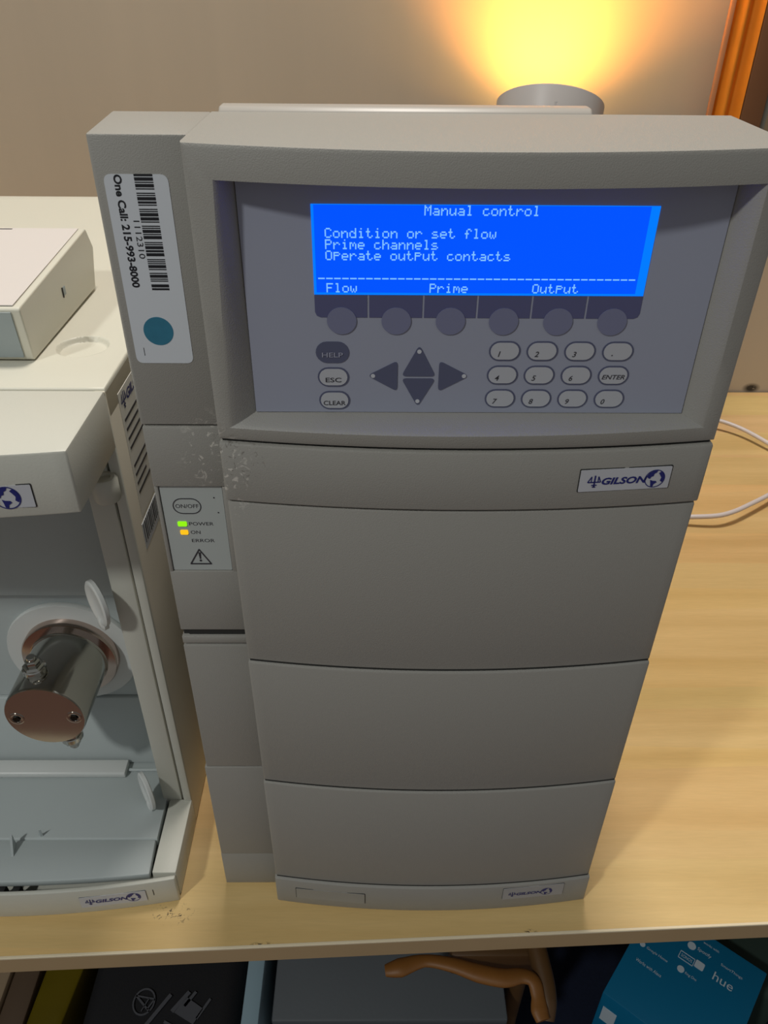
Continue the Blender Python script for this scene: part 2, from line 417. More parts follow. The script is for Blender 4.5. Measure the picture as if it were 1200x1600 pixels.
# opening outline leans: narrower at the top (left), rounded soft shoulder
def quadper(bl, br, tr, tl, nx=44, nz=12):
    L = lambda a, b_, u: (lerp(a[0], b_[0], u), lerp(a[1], b_[1], u))
    return [L(bl, br, i / nx) for i in range(nx)] + [L(br, tr, i / nz) for i in range(nz)] + [L(tr, tl, i / nx) for i in range(nx)] + [L(tl, bl, i / nz) for i in range(nz)]
oL0, oL1, oR0, oR1 = -0.0622, -0.0572, 0.1408, 0.1392
OUT = quadper((oL0, 0.3765), (oR0, 0.3775), (oR1, 0.4768), (oL1, 0.4768))
INN = quadper((-0.0510, 0.3812), (0.1322, 0.3812), (0.1322, 0.4764), (-0.0512, 0.4764))
addring(OUT, lambda p: yf(*p))
PY = 0.3030
for u in (0.12, 0.3, 0.55, 0.8, 1.0):
    pts = [(lerp(a_[0], b_[0], u), lerp(a_[1], b_[1], u)) for a_, b_ in zip(OUT, INN)]
    yo = [yf(*p) for p in OUT]
    rings.append([hb.verts.new((p[0], lerp(yo[i], PY, u ** 1.5), p[1])) for i, p in enumerate(pts)])
for A, B in zip(rings[:-1], rings[1:]):
    k = len(A)
    for i in range(k): hb.faces.new((A[i], A[(i + 1) % k], B[(i + 1) % k], B[i]))
hb.faces.new(rings[0]); hb.faces.new(rings[-1])
bmesh.ops.recalc_face_normals(hb, faces=hb.faces)
head = obj('display_head', hb, M['plastic'], main, smooth=28)
# left wing of the head and the narrow column under it
YC = 0.3100
wing = prism([(-0.1046, 0.3116), (-0.1038, YC), (XL - .0001, YC), (XL - .0001, 0.362), (-0.1090, 0.362)], 'z', 0.3703, 0.4887, 0.0009)
wingobj = obj('head_wing', wing, M['plastic'], main)
XCl = -0.1040
cb = bmesh.new()
box(XCl, XL - .0002, YC + .0004, 0.345, 0.2458, 0.2862, 0.0007, bm=cb)
box(XCl, XL - .0002, YC - .0004, 0.345, 0.3376, 0.3696, 0.0010, bm=cb)
box(XCl, -0.1020, YC + .0004, 0.345, 0.2858, 0.338, 0.0006, bm=cb)
box(-0.0721, XL - .0002, YC + .0004, 0.345, 0.2858, 0.338, 0.0006, bm=cb)
box(-0.1025, -0.0715, YC + .0024, 0.345, 0.2850, 0.339, bm=cb)
obj('column_upper', cb, M['plastic'], main)
obj('column_slot', box(XCl + .004, XL - .0004, YC + .0016, 0.345, 0.2416, 0.2460), M['gap'], main)
cb = box(XCl, XL - .0002, YC - .0002, 0.345, 0.2362, 0.2416, 0.0010)
obj('column_ledge', cb, M['plastic'], main)
for z0, z1 in ((0.1316, 0.2352), (0.0368, 0.1306)):
    obj('column_lower', box(XCl - (0.0012 if z0 < .1 else 0), XL - .0002, YC - .0004, 0.345, z0, z1, 0.0009), M['plastic'], main)
obj('column_foot', box(XCl - .0016, XL - .0002, YC + .0002, 0.345, 0.0, 0.0364, 0.0008), M['plastic'], main)
obj('column_core', box(XCl + .001, XL, YC + .0022, 0.33, 0.004, 0.372), M['gap'], main)

# ---- keypad window
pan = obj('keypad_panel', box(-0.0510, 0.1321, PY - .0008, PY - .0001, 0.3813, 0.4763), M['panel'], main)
PS = PY - .0008
lcd = obj('screen', plate(grid(-0.0240, 0.1053, 0.4329, 0.4669), PS, .0003), M['lcd_edge'], main)
obj('screen_field', plate(grid(-0.0230, 0.1019, 0.4338, 0.4667), PS - .0003, .0001), M['lcd'], lcd)
F5 = {
'M': '10001 11011 10101 10101 10001 10001 10001', 'a': '00000 00000 01110 00001 01111 10001 01111', 'n': '00000 00000 10110 11001 10001 10001 10001',
'u': '00000 00000 10001 10001 10001 10011 01101', 'l': '01100 00100 00100 00100 00100 00100 01110', 'c': '00000 00000 01110 10000 10000 10001 01110',
'o': '00000 00000 01110 10001 10001 10001 01110', 't': '01000 01000 11100 01000 01000 01001 00110', 'r': '00000 00000 10110 11001 10000 10000 10000',
'C': '01110 10001 10000 10000 10000 10001 01110', 'd': '00001 00001 01101 10011 10001 10001 01111', 'i': '00100 00000 01100 00100 00100 00100 01110',
's': '00000 00000 01110 10000 01110 00001 11110', 'e': '00000 00000 01110 10001 11111 10000 01110', 'f': '00110 01001 01000 11100 01000 01000 01000',
'w': '00000 00000 10001 10001 10101 10101 01010', 'P': '11110 10001 10001 11110 10000 10000 10000', 'm': '00000 00000 11010 10101 10101 10001 10001',
'h': '10000 10000 10110 11001 10001 10001 10001', 'O': '01110 10001 10001 10001 10001 10001 01110', 'p': '00000 11110 10001 11110 10000 10000 10000',
'F': '11111 10000 10000 11110 10000 10000 10000'}
DX = 0.1236 / 240; DZ = 0.0334 / 64
tb = bmesh.new()
def dotrow(c0, c1, r):   # dots c0..c1 (exclusive) on dot row r
    x0 = -0.0222 + c0 * DX; x1 = -0.0222 + c1 * DX - DX * .06; z1 = 0.4668 - r * DZ; z0 = z1 - DZ * .96
    vs = [tb.verts.new(p) for p in ((x0, PS - .0006, z0), (x1, PS - .0006, z0), (x1, PS - .0006, z1), (x0, PS - .0006, z1))]
    tb.faces.new(vs)
def lcdline(s, col, row):
    for k, ch in enumerate(s):
        if ch == ' ': continue
        if ch == '-': dotrow((col + k) * 6, (col + k) * 6 + 5, row * 8 + 4); continue
        for r, bits in enumerate(F5[ch].split()):
            c = 0
            while c < 5:
                if bits[c] == '1':
                    e_ = c
                    while e_ < 5 and bits[e_] == '1': e_ += 1
                    dotrow((col + k) * 6 + c, (col + k) * 6 + e_, row * 8 + r); c = e_
                else: c += 1
lcdline('Manual control', 13, 0); lcdline('Condition or set flow', 1, 2); lcdline('Prime channels', 1, 3)
lcdline('Operate output contacts', 1, 4); lcdline('-' * 40, 0, 6); lcdline('Flow', 1, 7); lcdline('Prime', 14, 7); lcdline('Output', 27, 7)
obj('screen_lettering', tb, M['lcd_text'], lcd, smooth=0)

# soft keys under the screen
seps = [-0.0240, -0.0029, 0.0189, 0.0403, 0.0619, 0.0837, 0.1058]
for i in range(6):
    a0, a1 = seps[i] + (0.0004 if i else 0), seps[i + 1] - 0.0004
    p = grid(a0, a1, 0.4236, 0.4327)
    if i == 0: p = [p[0]] + p[1:]
    r_ = 0.0022
    if i == 0: p = [(a0 + r_, .4236), (a1, .4236), (a1, .4327), (a0, .4327), (a0, .4236 + r_), (a0 + r_ * .3, .4236 + r_ * .3)]
    if i == 5: p = [(a0, .4236), (a1 - r_, .4236), (a1 - r_ * .3, .4236 + r_ * .3), (a1, .4236 + r_), (a1, .4327), (a0, .4327)]
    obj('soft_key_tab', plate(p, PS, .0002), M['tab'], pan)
for x in (-0.0135, 0.0083, 0.0300, 0.0513, 0.0731, 0.0949):
    obj('soft_key', plate(ellipse(x, 0.4222, 0.0059, 0.0056), PS - .0002, .0003), M['soft'], pan)

def key(x, z, w, h, s, fill='light', tw=None, th=0.0019, sh=0.25, dx=0, dz=-0.0012):
    k = plate(stadium(x, z, w, h), PS, .0003, mi=0)
    if fill == 'light': plate(stadium(x, z, w - .0014, h - .0013), PS - .0003, .0002, k, 1)
    tx = (x + dx, PS - .0005, z + dz)
    text(s, tx, XR, ZU, w=tw, h=th, shear=sh, bold=.012, thick=.0001, bm=k, mi=2, center=True)
    return obj('key', k, [M['key_dark'], M['key_light'], M['key_text'] if fill == 'light' else M['soft_text']], pan)
M['soft_text'] = mat('pale_slate_lettering', (150, 152, 170), 0.5)
key(-0.0176, 0.4087, 0.0137, 0.0093, 'HELP', 'dark', 0.0086, 0.0021, 0, 0, -.001)
key(-0.0175, 0.3977, 0.0131, 0.0087, 'ESC', tw=0.0066, th=0.0021, sh=0)
key(-0.0173, 0.3870, 0.0131, 0.0085, 'CLEAR', tw=0.0094, th=0.0021, sh=0)
for r, (z, row) in enumerate(((0.4096, '123.'), (0.3989, '456E'), (0.3881, '7890'))):
    for c, ch in enumerate(row):
        x = (0.0530, 0.0684, 0.0839, 0.0995)[c]
        if ch == 'E': key(x, z, 0.0130, 0.0086, 'ENTER', tw=0.0096, th=0.0020, dz=-.0006)
        elif ch == '.': key(x, z, 0.0130, 0.0086, '.', th=0.0006, dx=-.0022, dz=-.0016)
        else: key(x, z, 0.0130, 0.0086, ch, th=0.0024, dx=-.0022 if ch != '0' else -.0026)
def arrow(pts, dot):
    k = plate(roundpoly(pts, .0013), PS, .0003)
    plate(ellipse(dot[0], dot[1], .0009, .0009, 14), PS - .0003, .0001, k, 1)
    obj('arrow_key', k, [M['key_dark'], M['badge']], pan)
arrow([(0.0108, 0.3982), (0.0252, 0.3982), (0.0180, 0.4122)], (0.0180, 0.4092))
arrow([(0.0108, 0.3972), (0.0180, 0.3840), (0.0252, 0.3972)], (0.0179, 0.3867))
arrow([(0.0092, 0.4052), (-0.0034, 0.3984), (0.0092, 0.3912)], (-0.0010, 0.3983))
arrow([(0.0264, 0.4052), (0.0264, 0.3912), (0.0392, 0.3984)], (0.0370, 0.3984))

# ---- maker's badge: trident, name, globe
def logo(pt, right, up, w, bm, mi, nrm_th=.0002):
    """whole mark drawn in a unit frame 0..1 wide and mapped to the surface"""
    right = Vector(right).normalized(); up = Vector(up).normalized(); nrm = right.cross(up)
    def q(pts2):
        t_ = bmesh.new(); vs = [t_.verts.new(Vector(pt) + right * p[0] * w + up * p[1] * w + nrm * nrm_th) for p in pts2]
        f = t_.faces.new(vs); f.material_index = mi; merge(bm, t_)
    def ln(a_, b_, ww):
        a_ = Vector(a_); b_ = Vector(b_); d = (b_ - a_).normalized(); s_ = Vector((-d.y, d.x)) * ww / 2
        q([tuple(a_ + s_), tuple(a_ - s_), tuple(b_ - s_), tuple(b_ + s_)])
    ln((0.00, 0.10), (0.17, 0.10), .017)                     # cross bar of the trident
    ln((0.00, 0.10), (0.045, 0.185), .014); ln((0.045, 0.185), (0.045, 0.10), .012)
    ln((0.17, 0.10), (0.135, 0.185), .014); ln((0.135, 0.185), (0.135, 0.10), .012)
    ln((0.09, 0.20), (0.09, 0.02), .020); ln((0.055, 0.055), (0.125, 0.055), .016); q([(0.07, 0.02), (0.11, 0.02), (0.115, 0.035), (0.065, 0.035)])
    text('GILSON', Vector(pt) + right * .185 * w + up * .055 * w, right, up, w=.60 * w, h=.105 * w, bold=0.035, shear=0.22, thick=nrm_th, bm=bm, mi=mi)
    cx, cy, R_ = 0.885, 0.11, 0.135
    n_ = 30
    for i in range(n_):
        a0, a1 = 2 * PI * i / n_, 2 * PI * (i + 1) / n_
        q([(cx + R_ * math.cos(a0), cy + R_ * math.sin(a0)), (cx + R_ * math.cos(a1), cy + R_ * math.sin(a1)), (cx + R_ * .91 * math.cos(a1), cy + R_ * .91 * math.sin(a1)), (cx + R_ * .91 * math.cos(a0), cy + R_ * .91 * math.sin(a0))])
    for poly in ([(-.095, .04), (-.07, .08), (-.02, .107), (.02, .107), (.01, .08), (-.015, .065), (-.02, .035), (-.045, .025), (-.055, .0), (-.08, .01)],
                 [(-.05, -.015), (-.02, -.028), (.02, -.032), (.032, -.05), (.0, -.075), (-.008, -.105), (-.035, -.10), (-.04, -.06)],
                 [(.06, .09), (.035, .07), (.05, .05), (.075, .01), (.065, -.03), (.09, -.05), (.11, -.01), (.105, .04), (.085, .075)]):
        q([(cx + x * 1.14, cy + y * 1.14) for x, y in poly])

def badge(name, x0, x1, z0, z1, yfun, par, with_logo, lw=0.0, lx=0.0, lz=0.0, back=M['badge'], frame=0.0008):
    xm = (x0 + x1) / 2; d = (yfun(x1) - yfun(x0)) / (x1 - x0)
    rt = Vector((1, d, 0)).normalized(); y0 = min(yfun(x0), yfun(x1), yfun(xm)) - .0001
    base = Vector((x0, yfun(x0) - .0002, z0))
    def m2(pts, off, th, mi, bm):
        t_ = bmesh.new(); nrm = rt.cross(Vector(ZU))
        A = [t_.verts.new(base + rt * p[0] + Vector(ZU) * p[1] + nrm * (off - .0006)) for p in pts]; B = [t_.verts.new(v.co + nrm * (th + .0006)) for v in A]
        k = len(pts); t_.faces.new(A[::-1]); t_.faces.new(B)
        for i in range(k): t_.faces.new((A[i], A[(i + 1) % k], B[(i + 1) % k], B[i]))
        bmesh.ops.recalc_face_normals(t_, faces=t_.faces)
        for f in t_.faces: f.material_index = mi
        return merge(bm, t_)
    w_, h_ = (x1 - x0), (z1 - z0)
    b_ = bmesh.new()
    m2(roundpoly([(0, 0), (w_, 0), (w_, h_), (0, h_)], .0006, 3), 0, .0001, 0, b_)
    g = frame
    m2(roundpoly([(g * .5, g * .4), (w_ - g * .5, g * .4), (w_ - g * .5, h_ - g * .6), (g * .5, h_ - g * .6)], .0005, 3), .0001, .0003, 1, b_)
    if with_logo: logo(base + rt * lx + Vector(ZU) * lz, rt, ZU, lw, b_, 2, .0006)
    return obj(name, b_, [M['gap'], back, M['navy']], par)
badge('badge', 0.0892, 0.1312, 0.3480, 0.3600, lambda x: yf(x, .35) - .0007, bandobj, True, 0.0345, 0.0040, 0.0018)
badge('badge', 0.0875, 0.1300, 0.0125, 0.0258, lambda x: yf(x, .1) - .0003, strip, True, 0.0300, 0.0040, 0.0026, frame=0.0003, back=M['badge_dull'])
badge('blank_inset', -0.0540, -0.0060, 0.0080, 0.0200, lambda x: yf(x, .1) - .0003, strip, False, back=M['plastic'])

# ---- on/off panel on the column
pb = plate(roundpoly(grid(-0.1016, -0.0723, 0.2866, 0.3370), .0006, 2), YC + .0024, .0012)
pw = obj('power_panel', pb, M['power'], main)
PW = YC + .0012
kb = ringstroke(stadium(-0.0900, 0.3258, 0.0136, 0.0090), stadium(-0.0900, 0.3258, 0.0128, 0.0082), PW, .0002)
text('ON/OFF', (-0.0900, PW, 0.3258), XR, ZU, w=0.0110, h=0.0022, thick=.0001, bm=kb, center=True)
obj('power_button', kb, M['key_text'], pw)
obj('power_light', plate(roundpoly(grid(-0.0958, -0.0914, 0.3140, 0.3168), .0006, 2), PW, .0004), M['green'], pw)
obj('power_light', plate(roundpoly(grid(-0.0952, -0.0914, 0.3090, 0.3117), .0006, 2), PW, .0004), M['amber'], pw)
kb = text('POWER', (-0.0903, PW, 0.3144), XR, ZU, w=0.0118, h=0.0020, thick=.0001)
text('ON', (-0.0902, PW, 0.3093), XR, ZU, w=0.0047, h=0.0020, thick=.0001, bm=kb)
text('ERROR', (-0.0903, PW, 0.3042), XR, ZU, w=0.0112, h=0.0020, thick=.0001, bm=kb)
T1 = [(-0.0932, 0.2903), (-0.0818, 0.2903), (-0.0875, 0.3004)]
cx_, cz_ = -0.0875, 0.2937
ringstroke(roundpoly(T1, .0004, 2), roundpoly([(cx_ + (p[0] - cx_) * .80, cz_ + (p[1] - cz_) * .80) for p in T1], .0002, 2), PW, .0002, kb)
plate([(-0.0878, 0.2938), (-0.0872, 0.2938), (-0.0869, 0.2978), (-0.0881, 0.2978)], PW, .0002, kb)
plate(ellipse(-0.0875, 0.2927, .0006, .0006, 12), PW, .0002, kb)
for x, z in ((-0.0766, 0.3307), (-0.0754, 0.3221)): plate(ellipse(x, z, .00035, .00035, 10), PW, .0002, kb)
obj('power_lettering', kb, M['key_text'], pw)

# ---- barcode sticker on the wing
st = obj('barcode_sticker', plate(roundpoly(grid(-0.1006, -0.0768, 0.4001, 0.4751), .0030, 6), YC, .0002), M['sticker'], main)
SY = YC - .0002
bars = bmesh.new(); z = 0.4752
pat = [2, 1, 3, 1, 1, 1, 3, 1, 1, 3, 1, 1, 1, 1, 3, 1, 2, 1, 1, 3, 1, 1, 1, 1, 3, 1, 3, 1, 1, 3, 1, 1, 1, 1, 3, 1, 1, 1, 3, 3, 1, 1, 1, 1, 3, 1, 2, 1, 3, 3, 1, 1, 1, 1, 1, 1, 3, 1, 1, 3, 1, 1, 3, 1, 1, 1, 1, 3, 3, 1, 2]
un = 0.0436 / sum(pat)
for i, w_ in enumerate(pat):
    if i % 2 == 0: plate(grid(-0.0893, -0.0824, z - w_ * un, z), SY, .0001, bars)
    z -= w_ * un
obj('barcode', bars, M['ink'], st, smooth=0)
tx = text('One Call: 215-993-8000', (-0.0970, SY, 0.4750), (0, 0, -1), (1, 0, 0), w=0.0424, h=0.0031, bold=0.03, thick=.0001)
obj('sticker_lettering', tx, M['ink'], st)
tx = text('1112310', (-0.0922, SY, 0.4585), (0, 0, -1), (1, 0, 0), w=0.0144, h=0.0023, bold=0.0, thick=.0001)
obj('sticker_number', tx, M['ink'], st)
obj('ink_mark', strokeline((-0.0968, 0.4070), (-0.0968, 0.4035), .0002, SY, .0001), M['ink'], st)
obj('round_dot', plate(ellipse(-0.0895, 0.4143, .0061, .0061, 40), SY, .0001), M['dot'], st)

# ------------------------------------------------------------------ left instrument (pump module with an open bay)
LX, RX, T = -0.390, -0.1360, 0.3632
LC = (LX + RX) / 2
def yfl(x, e=0.2975, sag=0.0115):
    u = (x - LC) / ((RX - LX) / 2); return e - sag * (1 - u * u)
def bowl(z0, z1, e, yb, bv=0.001, x0=LX, x1=RX, n_=36, bm=None, sag=0.0115):
    pts = [(x0 + (x1 - x0) * i / n_, yfl(x0 + (x1 - x0) * i / n_, e, sag)) for i in range(n_ + 1)] + [(x1, yb), (x0, yb)]
    return prism(pts, 'z', z0, z1, bv, 2, bm)
lp = thing('laboratory_pump', 'off-white pump module with open bay and steel cylinder at left', 'laboratory instrument', (-0.263, 0.5, 0))
obj('side_wall', box(RX - .0058, RX, 0.360, 0.752, 0.001, T - .0015, 0.0008), M['tan'], lp)
obj('door_rim', box(RX - .0060, RX - .0002, 0.3585, 0.3612, 0.020, T - .003, 0.0010), M['pumpcase'], lp)
obj('side_wall', box(LX, LX + .0058, 0.360, 0.752, 0.001, T - .0015, 0.0008), M['tan'], lp)
cs = box(LX + .005, RX - .005, 0.424, 0.7505, 0.004, 0.345)
box(LX + .005, RX - .005, 0.362, 0.43, 0.3300, 0.345, bm=cs)
obj('casing', cs, M['inner'], lp)
# lid with two round foot recesses
def axis_vals(a0, a1, cs_, r, coarse=0.02, fine=0.0007):
    v = {a0, a1}; x = a0
    while x < a1: v.add(x); x += coarse
    for c in cs_:
        v = {q for q in v if abs(q - c) > r + .002 or q in (a0, a1)}
        k = -r - .0014
        while k <= r + .0014: v.add(c + k); k += fine
    return sorted(v)
xs = axis_vals(LX + .0012, RX - .0012, (-0.1628, -0.3632), .0146); ys = axis_vals(0.3622, 0.751, (0.4135,), .0146)
tb = bmesh.new(); V = []
for y in ys:
    row = []
    for x in xs:
        d = min(math.hypot(x - c, y - 0.4135) for c in (-0.1628, -0.3632))
        s = min(1, max(0, (0.0146 - d) / .0022)); s = s * s * (3 - 2 * s)
        row.append(tb.verts.new((x, y, T - .0030 * s)))
    V.append(row)
for j in range(len(ys) - 1):
    for i in range(len(xs) - 1): tb.faces.new((V[j][i], V[j][i + 1], V[j + 1][i + 1], V[j + 1][i]))
# rounded skirt round the lid
bd = [e_ for e_ in tb.edges if len(e_.link_faces) == 1]
for dx, dz in ((.0005, -.0002), (.0009, -.0006), (.0012, -.0014), (.0012, -.016)):
    r_ = bmesh.ops.extrude_edge_only(tb, edges=bd); bd = [g for g in r_['geom'] if isinstance(g, bmesh.types.BMEdge)]
    vs = {v for e_ in bd for v in e_.verts}
    ox = .0012 - dx
    for v in vs:
        if v.co.x < LX + .0014: v.co.x = LX + ox
        if v.co.x > RX - .0014: v.co.x = RX - ox
        if v.co.y < .3624: v.co.y = .361 + ox
        if v.co.y > .7500: v.co.y = .7522 - ox
        v.co.z = T + dz
bmesh.ops.recalc_face_normals(tb, faces=tb.faces)
obj('lid', tb, M['cream'], lp, smooth=35)
hood = bowl(0.3292, 0.3626, 0.3005, 0.3600, 0.0012, sag=0.010)
hd = obj('hood', hood, M['pumpcase'], lp)
badge('badge', -0.2330, -0.1540, 0.3345, 0.3472, lambda x: yfl(x, .3005, .010), hd, True, 0.0450, 0.0274, 0.0009)
# bay
obj('upper_bay_panel', box(LX + .006, -0.1570, 0.4020, 0.4238, 0.1900, 0.3310, 0.0012), M['inner'], lp)
mb = box(LX + .006, -0.1570, 0.4100, 0.4238, 0.0850, 0.1890)
obj('middle_bay_panel', mb, M['inner'], lp)
obj('lower_bay_panel', prism([(0.4238, 0.0842), (0.4075, 0.0842), (0.3905, 0.0300), (0.4238, 0.0260)], 'x', LX + .006, -0.1572, 0.0006), M['inner'], lp)
fl = prism([(0.3270, 0.0262), (0.3280, 0.0276), (0.4000, 0.0292), (0.4000, 0.0180), (0.3270, 0.0200)], 'x', LX + .010, -0.1545, 0.0003)
obj('bay_floor', fl, M['inner'], lp)
X_ = [LX + .012 + (-0.1535 - LX - .012) * i / 30 for i in range(31)]
ft = prism([(x, 0.2988 - .0078 * (1 - ((x - LC) / .127) ** 2) + .0036) for x in X_] + [(-0.1555, 0.3272), (LX + .014, 0.3272)], 'z', 0.0225, 0.0285, 0.0012)
for v in ft.verts: v.co.z -= 0.0016 * max(0, min(1, (v.co.y - 0.300) / .027))
obj('front_tray', ft, M['inner'], lp)
obj('drain_channel', prism(roundpoly([(0.3770, 0.0290), (0.3770, 0.0345), (0.3900, 0.0350), (0.3900, 0.0290)], .0012, 2), 'x', LX + .03, -0.1893, 0.0008), M['flap'], lp)
obj('floor_bead', tube([(-0.188, 0.3835, 0.0305), (-0.1645, 0.3835, 0.0305)], .0012, 8), M['inner'], lp)
# right pillar: inner strip, black groove; left pillar mirrored
for s in (1, -1):
    f = (lambda a_, b_: (a_, b_)) if s == 1 else (lambda a_, b_: (2 * LC - b_, 2 * LC - a_))
    a_, b_ = f(-0.1572, -0.1434)
    pil = obj('pillar', box(a_, b_, 0.3595, 0.4238, 0.020, 0.331, 0.0010), M['pumpcase'], lp)
    a_, b_ = f(-0.1436, -0.1417)
    obj('door_groove', box(a_, b_, 0.3625, 0.4238, 0.020, 0.331), M['black'], pil)
    cx = f(-0.1442, -0.1442)[0]
    kb = lathe([(0, -.014), (.0066, -.014), (.0072, -.012), (.0072, -.0015), (.0060, 0), (.0038, 0), (.0032, -.0014), (0, -.0014)], 32, mtx=Matrix.Translation((cx, 0.3540, 0.3150)))
    obj('peg', kb, M['pumpcase'], pil)
    obj('hinge_hole', lathe([(0, 0), (.0012, 0), (.0012, .0004), (0, .0004)], 14, mtx=Matrix.Translation((cx - .001 * s, 0.3594, 0.0245)) @ Matrix.Rotation(PI / 2, 4, 'X')), M['black'], pil)
# hinge ears: oval discs standing out of the bay beside the right pillar
def ear(cx, cy, cz, ry, rz, yaw):
    prof = [(0, 0.0022), (0.72, 0.0022), (0.80, 0.0030), (0.92, 0.0030), (1.0, 0.0022), (1.0, 0.0), (0.9, -0.0006), (0, -0.0006)]
    m_ = Matrix.Translation((cx, cy, cz)) @ Matrix.Rotation(yaw, 4, 'Z') @ Matrix.Rotation(-PI / 2, 4, 'Y')
    b_ = lathe([(r, h) for r, h in prof], 40)
    for v in b_.verts: v.co.x *= rz; v.co.y *= ry
    b_.transform(m_)
    t_ = lathe([(0, 0.0036), (.62, .0032), (1, .002), (1, -.0008), (0, -.0008)], 24)
    for v in t_.verts: v.co = Vector((v.co.x * .0052 - rz * .98, v.co.y * .0046, v.co.z))
    t_.transform(m_)
    return merge(b_, t_)
obj('door_ear', ear(-0.1645, 0.3560, 0.2250, 0.0130, 0.0160, 0.72), M['flap'], lp)
obj('door_ear', ear(-0.1635, 0.3530, 0.0480, 0.0120, 0.0170, 0.62), M['flap'], lp)
# base frame with badge
def lip_outline(off0, off1, x0=LX, x1=RX, n_=36):
    X = [x0 + (x1 - x0) * i / n_ for i in range(n_ + 1)]
    return [(x, yfl(x) + off0) for x in X] + [(x, yfl(x) + off1) for x in reversed(X)]
bs = prism(lip_outline(0, .0032), 'z', 0.0, 0.0272, 0.0010)
box(-0.1525, RX, 0.3020, 0.3600, 0.0, 0.0272, 0.0010, bm=bs); box(LX, LX + .0165, 0.3020, 0.3600, 0.0, 0.0272, 0.0010, bm=bs)
prism(lip_outline(.002, .030, LX + .002, RX - .002), 'z', 0.001, 0.0100, bm=bs)
box(LX + .002, RX - .002, 0.310, 0.424, 0.001, 0.0100, bm=bs)
base = obj('base_frame', bs, M['pumpcase'], lp)
badge('badge', -0.2000, -0.1560, 0.0075, 0.0195, lambda x: yfl(x), base, True, 0.036, 0.0035, 0.0022, frame=0.0002, back=M['badge'])
for x in (-0.2550, -0.2450):
    obj('black_clip', box(x, x + .0050, 0.2905, 0.2960, 0.008, 0.0235, .0004), M['black'], base)
obj('notch', box(-0.1518, -0.1514, 0.2946, 0.2955, 0.0120, 0.0185), M['black'], base)
# V clip on the tray
for (x, y), (x2, y2), h in (((-0.2520, 0.3120), (-0.2545, 0.3235), .013), ((-0.2400, 0.3300), (-0.2372, 0.3290), .009)):
    vb = bmesh.new()
    P = [(x, y, .0262), (x2, y2, .0262), (x2, y2, .0262 + h)]
    A_ = [vb.verts.new(p) for p in P]; B_ = [vb.verts.new((p[0] + .0014, p[1] + .0006, p[2])) for p in P]
    vb.faces.new(A_[::-1]); vb.faces.new(B_)
    for i in range(3): vb.faces.new((A_[i], A_[(i + 1) % 3], B_[(i + 1) % 3], B_[i]))
    bmesh.ops.recalc_face_normals(vb, faces=vb.faces)
    obj('tube_clip', vb, M['inner'], lp)
# collar, flange and piston cylinder
AX, AZ = -0.2165, 0.1320
def ly(prof, n_=56, x=AX, z_=AZ): return lathe(prof, n_, mtx=Matrix.Translation((x, 0, z_)) @ Matrix.Rotation(PI / 2, 4, 'X'))   # local z -> -y
obj('collar', ly([(0, -.4100), (.0455, -.4100), (.0460, -.4080), (.0452, -.4062), (.0330, -.4062), (0, -.4062)]), M['flap'], lp)
obj('flange', ly([(.0335, -.4062), (.0335, -.4010), (.0326, -.3995), (.0285, -.3990), (.0, -.3990)]), M['tinted_steel'], lp)
cyl = obj('piston_cylinder', ly([(0, -.3990), (.0270, -.3990), (.0262, -.3975), (.0262, -.3500), (.0255, -.3484), (.0, -.3484)]), M['steel'], lp)
for x, z_ in ((-0.2352, 0.1302), (-0.1973, 0.1315)):
    obj('screw_hole', ly([(.0050, -.3484), (.0050, -.3480), (.0040, -.3478), (.0034, -.3480), (.0034, -.3500), (0, -.3500)], 28, x, z_), M['steel'], cyl)
    obj('screw_socket', ly([(0, -.3476), (.0026, -.3476), (.0028, -.3484), (0, -.3490)][::-1], 6, x, z_), M['steel_dark'], cyl)
# hexagonal fittings above and below the cylinder
def fitting(x, y, z_, s):
    b_ = bmesh.new()
    for r, h0, h1, k in ((.0068, 0, .0105, 6), (.0074, .0040, .0085, 24), (.0045, .0105, .0145, 6), (.0030, .0145, .0170, 16)):
        lathe([(0, h0), (r * .93, h0), (r, h0 + .0006), (r, h1 - .0008), (r * .9, h1), (0, h1)], k, bm=b_)
    b_.transform(Matrix.Translation((x, y, z_)) @ Matrix.Rotation(0.25, 4, 'Z') @ Matrix.Rotation(0 if s > 0 else PI, 4, 'X'))
    return obj('tube_fitting', b_, M['steel'], cyl)
fitting(-0.2205, 0.3620, AZ + .0245, 1); fitting(-0.2085, 0.3585, AZ - .0245, -1)
obj('panel_screw', ly([(0, -.4085), (.0022, -.4085), (.0022, -.4066), (0, -.4066)], 16, -0.1790, 0.0790), M['steel_dark'], lp)
# rating plate on the side
rp = bmesh.new()
box(RX, RX + .0003, 0.3765, 0.4700, 0.2730, 0.3520, bm=rp)
obj_rp = obj('rating_label', rp, M['label'], lp)
lb = bmesh.new()
logo((RX + .0003, 0.3790, 0.3395), (0, 1, 0), ZU, 0.055, lb, 0)
obj('label_logo', lb, M['navy'], obj_rp)
lb = bmesh.new()
for k in range(9):
    z_ = 0.3340 - k * .0058
    if k == 4: continue
    w_ = (.050, .048, .040, .052, 0, .044, .046, .020, .036)[k]
    box(RX + .0003, RX + .0005, 0.3795, 0.3795 + w_, z_, z_ + .0016, bm=lb)
obj('label_text', lb, M['key_text'], obj_rp)
lb = box(RX, RX + .0003, 0.3730, 0.4300, 0.2520, 0.2700, mi=0)
for k in range(17): box(RX + .0003, RX + .0005, 0.3745 + k * .0031, 0.3745 + k * .0031 + (.0005, .0012, .0008)[k % 3], 0.2560, 0.2690, bm=lb, mi=1)
obj('side_barcode', lb, [M['sticker'], M['key_text']], lp)

